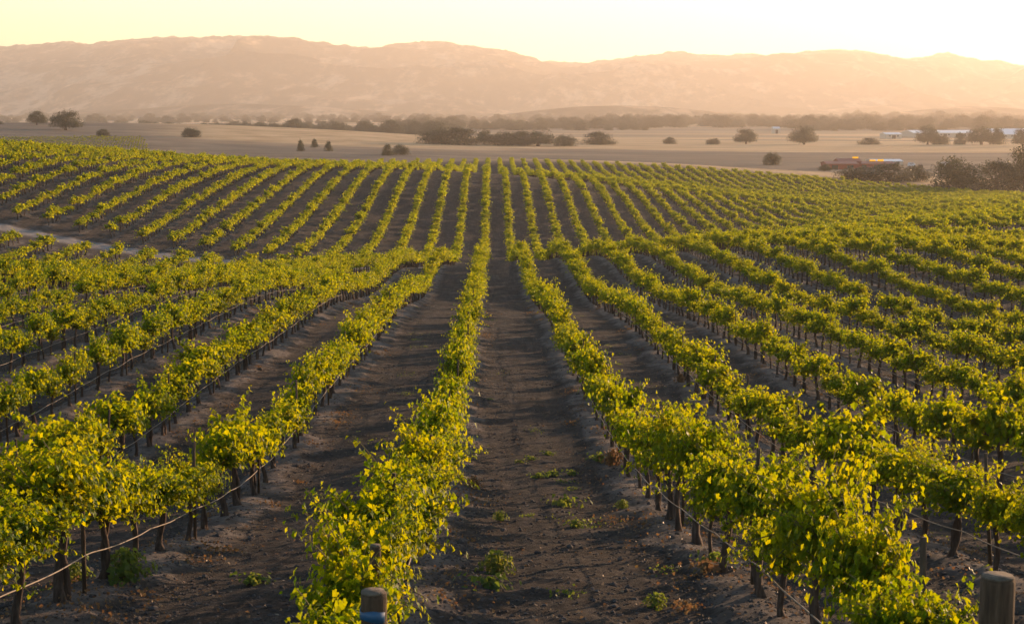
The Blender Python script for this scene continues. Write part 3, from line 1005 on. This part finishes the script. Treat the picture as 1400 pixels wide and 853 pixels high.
# ------------------------------------------------------------------ weeds, litter, clods
def weed_mesh(seed, kind):
    r = np.random.default_rng(seed)
    if kind == 'tuft':
        n = 90
        a = r.uniform(0, 2 * math.pi, n); rad = np.abs(r.normal(0, 0.10, n))
        pos = np.stack([np.cos(a) * rad, np.sin(a) * rad, r.uniform(0.01, 0.07, n)], 1)
        nr = np.stack([np.cos(a) * .6, np.sin(a) * .6, r.uniform(.3, 1, n)], 1) + r.normal(0, .3, (n, 3))
        tp = np.stack([np.cos(a), np.sin(a), r.uniform(-.1, .9, n)], 1)
        sz = r.uniform(0.03, 0.06, n)
    else:
        n = 260
        a = r.uniform(0, 2 * math.pi, n); hh = r.uniform(0.02, 0.36, n); hh = hh * r.random(n) ** 0.3; rad = np.sqrt(r.random(n)) * 0.27 * np.sqrt(np.maximum(0.02, 1 - (hh / .36) ** 2)) * (1 + 0.35 * np.sin(3 * a))
        pos = np.stack([np.cos(a) * rad, np.sin(a) * rad, hh], 1)
        nr = np.stack([np.cos(a), np.sin(a), r.uniform(0, 1, n)], 1) + r.normal(0, .4, (n, 3))
        tp = np.stack([np.cos(a), np.sin(a), r.uniform(-.5, .6, n)], 1)
        sz = r.uniform(0.045, 0.085, n)
    return place_leaves(pos, nr, tp, sz, 1)


def weed_root(seed, kind, mat, name='weed'):
    root = empty(name, (0, 0, 0))
    V, Fq = weed_mesh(seed, kind)
    o = bpy.data.objects.new('leaves', fast_mesh('leaves', V, Fq, mat)); COL.objects.link(o); o.parent = root
    mb = MB(); r = np.random.default_rng(seed)
    for i in range(7):
        a = r.uniform(0, 6.3); h = 0.07 if kind == 'tuft' else 0.28
        mb.tube([(0, 0, -0.01), (math.cos(a) * h * .3, math.sin(a) * h * .3, h * .5), (math.cos(a) * h * .7, math.sin(a) * h * .7, h)], [.004, .003, .002], 4)
    mb.build('stems', M_CANE, root)
    return root


WEEDS = [  # u, v, kind, material, scale, label
    (172, 792, 'bush', 'g', 1.0, 'dark leafy weed growing on the soil ridge at lower left'),
    (104, 795, 'bush', 'g', 0.6, 'small leafy weed behind the trunks at lower left'),
    (348, 800, 'tuft', 'y', 1.2, 'yellowish weed tuft in the alley at lower left beside a pale clod'),
    (684, 712, 'bush', 'y', 0.42, 'little upright weed right of the central row below the rusty weed'),
    (678, 785, 'bush', 'y', 0.75, 'tall weed clump leaning at the left side of the central alley'),
    (668, 803, 'tuft', 'g', 1.5, 'low green weed at the foot of the tall alley weed'),
    (737, 654, 'tuft', 'g', 1.0, 'first green tuft in the line of weeds across the central alley'),
    (757, 651, 'tuft', 'g', 1.1, 'deep green tuft in the middle of the weed line'),
    (783, 650, 'tuft', 'y', 0.9, 'flat tuft at right end of the weed line'),
    (750, 622, 'tuft', 'y', 0.9, 'yellow tuft standing alone above the weed line'),
    (712, 633, 'tuft', 'y', 0.8, 'pale tuft upper left of the weed line'),
    (727, 629, 'tuft', 'y', 0.8, 'pale tuft next to the yellow one in the alley'),
    (773, 692, 'tuft', 'g', 1.7, 'wide flat green weed right of centre in the alley'),
    (787, 720, 'tuft', 'y', 1.0, 'yellow-green weed below the wide flat green one'),
    (851, 695, 'bush', 'g', 0.4, 'dark round weed on the soil ridge right of the alley'),
    (838, 634, 'bush', 'd', 0.85, 'rust-red dried weed on the soil ridge right of the alley'),
    (820, 632, 'tuft', 'g', 1.5, 'green weed at the left of the rust-red dried weed'),
    (648, 668, 'bush', 'd', 0.55, 'rust-red dried weed under the central row'),
    (978, 768, 'tuft', 'g', 1.2, 'green weed at the foot of the vines in the lower right'),
    (897, 832, 'bush', 'y', 0.42, 'small yellow-green weed at bottom of alley near right ridge'),
    (966, 780, 'tuft', 'd', 1.3, 'dry brown weed under the right row near the bottom'),
    (1225, 545, 'tuft', 'g', 1.6, 'green weed patch between trunks of right rows'),
    (1122, 560, 'bush', 'g', 0.6, 'green weed in the second alley right of centre'),
    (930, 522, 'bush', 'd', 0.7, 'dried brown weed at edge of ridge in second right alley'),
]
wp = {}
for (u, v, kind, mt, sc, lab) in WEEDS:
    key = (kind, mt)
    x, y = ground_at(u, v, 300)
    if key not in wp:
        wp[key] = weed_root(len(wp) + 70, kind, {'g': M_WEED, 'y': M_WEED, 'd': M_DRYWEED}[mt])
        o = wp[key]; o.location = (x, y, gz(x, y)); o.scale = (sc,) * 3
    else:
        o = copy_thing(wp[key], (x, y, gz(x, y)), rng.uniform(0, 6), (sc,) * 3)
    prop(o, lab, 'weed')

# fallen leaves and chaff: uncountable
n = 30000
yy = 7 + 55 * rng.random(n) ** 1.8
kk = rng.integers(-6, 8, n)
xx = row_x(kk) + rng.choice([-1, 1], n) * np.abs(rng.normal(0.3, 0.7, n))
zz = ground_h(xx, yy) + 0.012
nr = np.stack([rng.normal(0, .5, n), rng.normal(0, .5, n), np.ones(n)], 1)
V, Fq = place_leaves(np.stack([xx, yy, zz], 1), nr, rng.normal(0, 1, (n, 3)), rng.uniform(0.02, 0.055, n), 1)
o = bpy.data.objects.new('leaf_litter', fast_mesh('leaf_litter', V, Fq, M_LITTER)); COL.objects.link(o)
prop(o, 'dry fallen leaves and chaff strewn over the soil', 'leaf litter', None, 'stuff')

# low sprouting weeds and dry grass along the alleys: uncountable
def patches(name, mat, label, npatch, per, off_fn, size, up):
    Ps, Ns, Ts, Ss = [], [], [], []
    for i in range(npatch):
        y = 8 + 80 * rng.random() ** 1.5
        k = rng.integers(-7, 10)
        if abs(row_x(k)) > 0.36 * y + 4: continue
        cx_, cy_ = row_x(k) + off_fn(), y
        m_ = rng.integers(per // 3, per)
        sp_ = rng.uniform(0.05, 0.3)
        px_ = cx_ + rng.normal(0, sp_, m_); py_ = cy_ + rng.normal(0, sp_ * 1.8, m_)
        Ps.append(np.stack([px_, py_, ground_h(px_, py_) + rng.uniform(0.005, up, m_)], 1))
        a_ = rng.uniform(0, 6.28, m_)
        Ns.append(np.stack([np.cos(a_), np.sin(a_), rng.uniform(0, 1, m_)], 1))
        Ts.append(np.stack([rng.normal(0, .5, m_), rng.normal(0, .5, m_), rng.uniform(.2, 1, m_)], 1))
        Ss.append(rng.uniform(*size, m_))
    V, Fq = place_leaves(np.concatenate(Ps), np.concatenate(Ns), np.concatenate(Ts), np.concatenate(Ss), 1)
    o = bpy.data.objects.new(name, fast_mesh(name, V, Fq, mat)); COL.objects.link(o)
    prop(o, label, name.replace('_', ' '), None, 'stuff')


patches('low_weeds', M_WEED, 'sparse low green weeds sprouting from the soil of the alleys', 260, 60, lambda: W / 2 + rng.normal(0, 0.55), (0.015, 0.04), 0.04)
patches('dry_grass', M_DRYWEED, 'tufts of dry reddish grass along the soil ridges under the vines', 620, 70, lambda: rng.choice([-1, 1]) * abs(rng.normal(0.45, 0.2)), (0.02, 0.05), 0.07)

# soil clods: uncountable
ico = np.array([(0, 0, 1), (.89, 0, .45), (.28, .85, .45), (-.72, .53, .45), (-.72, -.53, .45), (.28, -.85, .45), (.72, .53, -.45), (-.28, .85, -.45), (-.89, 0, -.45), (-.28, -.85, -.45), (.72, -.53, -.45), (0, 0, -1)])
icf = np.array([(0, 1, 2), (0, 2, 3), (0, 3, 4), (0, 4, 5), (0, 5, 1), (1, 6, 2), (2, 7, 3), (3, 8, 4), (4, 9, 5), (5, 10, 1), (6, 7, 2), (7, 8, 3), (8, 9, 4), (9, 10, 5), (10, 6, 1), (11, 7, 6), (11, 8, 7), (11, 9, 8), (11, 10, 9), (11, 6, 10)])
n = 110000
yy = 6.5 + 45 * rng.random(n) ** 1.7
xx = rng.uniform(-1, 1, n) * (yy * 0.36 + 3)
r_ = xx / W - OFF
dd = np.abs(r_ - np.round(r_)) * W
keep = rng.random(n) < np.exp(-((dd - 0.62) / 0.5) ** 2) * 0.6 + 0.4
xx, yy = xx[keep], yy[keep]; n = len(xx)
zz = ground_h(xx, yy)
sz = rng.lognormal(-4.35, 0.5, n)
V = ico[None] * (1 + rng.uniform(-.28, .28, (n, 12, 1))) * sz[:, None, None] * np.array([1, 1, .7]) + np.stack([xx, yy, zz], 1)[:, None]
Fq = icf[None] + (np.arange(n) * 12)[:, None, None]
o = bpy.data.objects.new('soil_clods', fast_mesh('soil_clods', V.reshape(-1, 3), Fq.reshape(-1, 3), M_CLOD)); COL.objects.link(o)
prop(o, 'small clods of dry soil scattered along the alleys', 'soil clods', None, 'stuff')


# ------------------------------------------------------------------ trees of the plain
def tree_proto(seed, kind):
    """unit tree: 1 m tall, about 1 m wide"""
    r = np.random.default_rng(seed)
    root = empty('oak_tree' if kind != 'shrub' else 'shrub', (0, 0, 0))
    nl = 16
    lobes = []
    for i in range(nl):
        a = r.uniform(0, 2 * math.pi); q = math.sqrt(r.random()) * 0.30
        top = 0.82 - 0.5 * (q / .30) ** 2
        z = r.uniform(0.20 if kind == 'oak' else 0.14, max(top * .6, .3)) if i % 2 else top
        if kind == 'tall': q *= 0.75
        lobes.append((math.cos(a) * q, math.sin(a) * q, z, r.uniform(0.13, 0.21)))
    lobes = np.array(lobes)
    nn = 3000
    li = r.integers(0, nl, nn)
    d = r.normal(0, 1, (nn, 3)); d /= np.linalg.norm(d, axis=1)[:, None]
    rad = lobes[li, 3] * (r.random(nn) ** 0.35) * (1 + 0.25 * r.normal(0, 1, nn) * 0.6)
    pos = lobes[li, :3] + d * rad[:, None] * np.array([1.1, 1.1, .85])
    nd = 2600
    dd_ = r.normal(0, 1, (nd, 3)); dd_[:, 2] = np.abs(dd_[:, 2]); dd_ /= np.linalg.norm(dd_, axis=1)[:, None]
    az_ = np.arctan2(dd_[:, 1], dd_[:, 0])
    ph_ = r.uniform(0, 6.28, 3)
    bump_ = 1 + 0.13 * np.sin(3 * az_ + ph_[0]) + 0.10 * np.sin(5 * dd_[:, 2] * 2 + 2 * az_ + ph_[1])
    rr2 = (r.random(nd) ** 0.3) * bump_
    base_ = 0.16 if kind == 'oak' else 0.03
    dome = dd_ * rr2[:, None] * np.array([0.43, 0.43, 0.90 - base_]) + np.array([0, 0, base_])
    if kind == 'tall': dome[:, :2] *= (1.15 - 0.6 * dome[:, 2])[:, None]
    keep_ = pos[:, 2] > 0.02
    pos = np.concatenate([pos[keep_], dome]); d = np.concatenate([d[keep_], dd_])
    V, Fq = place_leaves(pos, d + r.normal(0, .5, d.shape), r.normal(0, 1, d.shape), r.uniform(0.022, 0.042, len(pos)), 1)
    cr = bpy.data.objects.new('crown', fast_mesh('crown', V, Fq, M_OAK)); COL.objects.link(cr); cr.parent = root
    mb = MB()
    mb.tube([(0, 0, -0.04), (0.01, 0, 0.12), (0, .01, 0.30), (0, 0, .45)], [.045, .034, .030, .02], 8, .15, seed)
    for i in range(5):
        L = lobes[i]
        mb.tube([(0, 0, .18 + .03 * i), (L[0] * .5, L[1] * .5, .2 + L[2] * .35), (L[0], L[1], L[2])], [.022, .015, .006], 6, .1, seed + i)
    mb.build('trunk', M_TREEBARK, root)
    return root


TREES = [  # u, base v, width px, height px, kind, label
    (57, 167, 26, 17, 'oak', 'oak at the left end of the pair on the left hillside'),
    (90, 178, 42, 24, 'oak', 'biggest dark round oak on the left hillside'),
    (141, 187, 20, 9, 'shrub', 'small low oak below the left hillside pair'),
    (261, 188, 27, 12, 'shrub', 'low rounded oak on the slope in the left middle'),
    (411, 207, 11, 14, 'tall', 'left tree of the three small trees in a line'),
    (430, 202, 11, 10, 'tall', 'middle tree of the three small trees in a line'),
    (449, 207, 12, 13, 'tall', 'right tree of the three small trees in a line'),
    (530, 213, 16, 13, 'shrub', 'left bush of the pair behind the vineyard skyline'),
    (547, 212, 26, 12, 'shrub', 'right bush of the pair behind the vineyard skyline'),
    (596, 197, 52, 19, 'shrub', 'leftmost wide oak of the dark tree line in the middle'),
    (626, 198, 62, 20, 'shrub', 'long dark oak second in the middle tree line'),
    (662, 198, 22, 19, 'oak', 'peaked oak in the middle tree line'),
    (688, 199, 58, 17, 'shrub', 'low oak right of the peaked one in the middle tree line'),
    (712, 199, 40, 17, 'shrub', 'small oak between low oak and wide oak of the tree line'),
    (736, 200, 50, 19, 'oak', 'wide flat-topped oak in the middle tree line'),
    (772, 200, 34, 14, 'shrub', 'small round oak at right part of the middle tree line'),
    (818, 198, 48, 15, 'shrub', 'low domed oak standing at the right end of the tree line'),
    (916, 197, 20, 8, 'shrub', 'tiny bush left of the two lone oaks'),
    (975, 198, 20, 8, 'shrub', 'tiny bush just left of the first lone oak'),
    (1020, 197, 32, 19, 'oak', 'first lone oak with rounded crown in the golden field'),
    (1099, 198, 40, 23, 'oak', 'larger lone oak with ragged crown in the golden field'),
    (1055, 226, 26, 16, 'shrub', 'dark round bush behind the vineyard skyline left of red shed'),
    (1188, 198, 30, 8, 'shrub', 'low scrub right of the larger lone oak'),
    (1268, 198, 32, 24, 'oak', 'pale hazy oak before the long pale roof'),
    (1285, 198, 26, 12, 'shrub', 'low bush at foot of the pale hazy oak'),
    (1312, 198, 16, 14, 'shrub', 'small hazy bush between pale oak and dark oak'),
    (1342, 198, 42, 22, 'oak', 'dark broad oak before the white roof at right'),
    (1364, 198, 22, 22, 'tall', 'upright ragged tree against the white roof'),
    (1398, 200, 30, 22, 'oak', 'oak cut by the right edge beside the white roof'),
    (1128, 234, 20, 8, 'shrub', 'small dark bush left of the red shed'),
    (1175, 246, 64, 16, 'shrub', 'long low thicket bush below the red shed'),
    (1215, 248, 66, 21, 'shrub', 'tallest thicket bush before the yellow panels'),
    (1250, 248, 46, 18, 'shrub', 'low thicket bush right of the tallest one'),
    (1306, 262, 74, 42, 'shrub', 'large dark round bush at the vineyard edge on the right'),
    (1362, 262, 74, 36, 'shrub', 'second large dark bush at the vineyard edge on the right'),
    (1400, 262, 50, 58, 'oak', 'tall tree cut by the right edge above the vineyard'),
    (5, 164, 14, 4, 'shrub', 'low scrub at far left edge on the hillside'),
]
tp = {}
for i, (u, v, wpx, hpx, kind, lab) in enumerate(TREES):
    if v > 225: far = 640.0
    else: far = 2400
    x, y = ground_at(u, v, 3000)
    if y > 2000:
        y = 900.0; x = (u - U_VP) / F * y
    key = (kind, i % 3)
    w_, h_ = wpx * y / F, hpx * y / F * 1.05
    loc = (x, y, float(base_h(np.array(x), np.array(y))) - 0.02 * h_)
    sc = (w_ * 1.22, w_ * 1.22, h_ * 1.2)
    rzv = rng.uniform(0, 6)
    if key not in tp:
        tp[key] = tree_proto(20 + len(tp), kind); o = tp[key]
        o.location = loc; o.rotation_euler = (0, 0, rzv); o.scale = sc
    else:
        o = copy_thing(tp[key], loc, rzv, sc)
    o.name = 'oak_tree' if kind != 'shrub' else 'bush'
    prop(o, lab, 'tree' if kind != 'shrub' else 'bush', 'trees dotted over the plain')
print('tree y', [(u, round(ground_at(u, v, 3000)[1])) for (u, v, *_r) in TREES])

# far woodland along the foot of the hills: reads as one mass
src_t = bpy.data.collections.new('woodland shapes')
for key, t in list(tp.items())[:5]:
    for ch in t.children:
        if ch.name.startswith('crown'):
            src_t.objects.link(bpy.data.objects.new('woodland_shape', ch.data))
pts, scs = [], []


def belt(u0, u1, y0, y1, n, h0, h1, w=1.1):
    for _ in range(n):
        u = rng.uniform(u0, u1); y = rng.uniform(y0, y1)
        x = (u - U_VP) / F * y
        z = float(base_h(np.array(x), np.array(y)))
        h = rng.uniform(h0, h1) * rng.choice([.35, .45, .55, .7])
        w = 1.9
        pts.append((x, y, z)); scs.append((h * w, h * w, h))


belt(170, 470, 1350, 1900, 150, 9, 17, 1.5)
belt(330, 620, 1250, 1600, 130, 12, 20, 1.5)
belt(120, 260, 1500, 2000, 40, 7, 12, 1.5)
belt(540, 900, 1750, 2300, 190, 12, 22, 1.4)
belt(820, 1120, 2000, 2700, 170, 14, 26, 1.4)
belt(1080, 1420, 1700, 2600, 190, 14, 26, 1.4)
belt(1150, 1420, 2800, 3800, 130, 18, 34, 1.5)
belt(-80, 1480, 2600, 4200, 700, 12, 26, 1.6)
belt(-80, 170, 1700, 2400, 60, 8, 14, 1.6)
pts = np.array(pts); n = len(pts)
rot = np.zeros((n, 3)); rot[:, 2] = rng.uniform(0, 6.28, n)
wo = scatter('far_woodland', pts, rot, scs, rng.integers(0, 30, n), None)
instancer(wo, [(src_t, 0)])
prop(wo, 'hazy belts of woodland across the plain below the hills', 'woodland', None, 'stuff')


# ------------------------------------------------------------------ buildings on the plain
def paint(name, c, rough=0.6):
    d = tuple(x * 0.8 for x in c)
    return simple(name, [(0.3, d), (0.7, c)], 0.8, rough, 0.05)


M_RED = paint('red painted boards', (.34, .055, .035)); M_REDROOF = paint('rusty red roof sheet', (.30, .07, .045))
M_YEL = paint('yellow sheet', (.85, .62, .04)); _n = M_YEL.node_tree; _t = _n.nodes.new('ShaderNodeBsdfTranslucent'); _t.inputs[0].default_value = (.95, .75, .05, 1)
_m = _n.nodes.new('ShaderNodeMixShader'); _m.inputs[0].default_value = 0.7
_n.links.new(_n.nodes['Principled BSDF'].outputs[0], _m.inputs[1]); _n.links.new(_t.outputs[0], _m.inputs[2]); _n.links.new(_m.outputs[0], _n.nodes['Material Output'].inputs[0])
M_WHITE = paint('white sheet roof', (.72, .74, .78), .4)
M_CREAM = paint('cream wall', (.55, .48, .40)); M_DARK = paint('dark opening', (.03, .028, .026)); M_GLASS = paint('window glass', (.06, .07, .08), .15)


def shed(u, v, wpx, hpx, depth, mw, mr, label, name='shed', doors=2, windows=0, rise=0.25, rz=0.0, yellow=None):
    x, y = ground_at(u, v, 3000)
    w, h = wpx * y / F, hpx * y / F
    root = empty(name, (x, y + depth / 2, float(base_h(np.array(x), np.array(y)))), rz)
    hw = h * (1 - rise)
    mb = MB(); mb.box((0, 0, hw / 2), (w, depth, hw)); mb.build('wall', mw, root)
    e = 0.35
    rf = MB()
    P = [(-w / 2 - e, -depth / 2 - e, hw - .1), (w / 2 + e, -depth / 2 - e, hw - .1), (w / 2 + e, 0, h), (-w / 2 - e, 0, h), (w / 2 + e, depth / 2 + e, hw - .1), (-w / 2 - e, depth / 2 + e, hw - .1)]
    P2 = [(a, b, c + 0.18) for a, b, c in P]
    rf.add(P + P2, [(0, 3, 2, 1), (3, 5, 4, 2), (6, 7, 8, 9), (9, 8, 10, 11), (0, 1, 7, 6), (4, 5, 11, 10), (0, 6, 9, 3), (3, 9, 11, 5), (1, 2, 8, 7), (2, 4, 10, 8)])
    rf.build('roof', mr, root)
    g = MB()
    g.add([(-w / 2, -depth / 2 + .05, hw), (-w / 2, depth / 2 - .05, hw), (-w / 2, 0, h - .1), (w / 2, -depth / 2 + .05, hw), (w / 2, depth / 2 - .05, hw), (w / 2, 0, h - .1)], [(0, 2, 1), (3, 4, 5)])
    g.build('gable', mw, root)
    for i in range(doors):
        dx = -w / 2 + w * (i + 0.5) / max(1, doors)
        b = MB(); b.box((dx, -depth / 2 - .04, hw * .38), (min(3.0, w / doors * .4), 0.08, hw * .76)); b.build('door', M_DARK, root)
    for i in range(windows):
        dx = -w / 2 + w * (i + 0.5) / windows
        b = MB(); b.box((dx, -depth / 2 - .03, hw * .62), (1.4, 0.06, 1.0)); b.build('window', M_GLASS, root)
    if yellow:
        for (fx, fw, fz, fh) in yellow:
            b = MB(); b.box((fx * w, 0.1, fz * h), (fw * w, 0.03, fh * h)); o = b.build('backlit_sheet', M_YEL, root); o['label'] = 'bright yellow panel'  # free-standing sheet put above the ridge so the low sun shines through
    prop(root, label, 'shed' if name == 'shed' else 'building')
    return root


shed(1152, 232, 42, 10, 12, M_RED, M_REDROOF, 'small red shed left of the yellow panels on the plain', doors=2)
shed(1162, 231, 30, 13, 9, M_RED, M_REDROOF, 'taller red shed behind with yellow panel beside it', doors=1, yellow=[(.36, .26, 1.10, .24)])
shed(1198, 231, 50, 9, 10, M_RED, M_REDROOF, 'long red shed with wide yellow panel behind the thicket', doors=3, yellow=[(-.02, .17, 1.16, .30), (.20, .17, 1.18, .36)])
shed(1214, 226, 40, 7, 12, M_CREAM, M_WHITE, 'pale shed with thin white roof above the thicket', doors=2, windows=3)
shed(1300, 232, 14, 9, 8, M_CREAM, M_WHITE, 'little white-roofed hut above the large round bush', doors=1)
shed(1292, 188, 86, 9, 40, M_CREAM, M_WHITE, 'long low pale warehouse across the golden field', 'warehouse', 5, 8, rise=.35)
shed(1388, 190, 52, 13, 50, M_CREAM, M_WHITE, 'warehouse with broad white roof at the right edge', 'warehouse', 3, 6, rise=.55)
shed(1222, 190, 22, 8, 20, M_CREAM, M_WHITE, 'small pale barn left of the long warehouse', 'barn', 1, 2)
shed(1062, 183, 9, 9, 12, M_CREAM, M_WHITE, 'tiny white house in the haze between the lone oaks', 'house', 1, 1)


def cart(u, v, label, body_mat, wpx=9, hpx=5):
    x, y = ground_at(u, v, 3000)
    w, h = wpx * y / F, hpx * y / F
    root = empty('van', (x, y, float(base_h(np.array(x), np.array(y)))))
    b = MB(); b.box((0, 0, h * .5 + .2), (w, 1.9, h * .6)); b.box((-w * .06, 0, h * .92 + .1), (w * .74, 1.7, h * .34)); b.build('body', body_mat, root)
    for sx in (-.32, .32):
        for sy in (-.9, .9):
            t = MB(); a = np.linspace(0, 2 * math.pi, 13)[:-1]
            t.tube([(sx * w, sy - .1, .33), (sx * w, sy + .1, .33)], [.34, .34], 12); t.build('wheel', M_DARK, root)
    g = MB(); g.box((-w * .06, -.87, h * .94 + .1), (w * .6, .04, h * .2)); g.build('window', M_GLASS, root)
    prop(root, label, 'van')


cart(1246, 229, 'white van parked right of the pale shed on the plain', M_WHITE, 9, 5.5)
cart(1258, 231, 'dark van parked next to the white one on the plain', M_DARK, 6, 5)
cart(1287, 231, 'dark van parked just left of the little white-roofed hut', M_DARK, 7, 5.5)
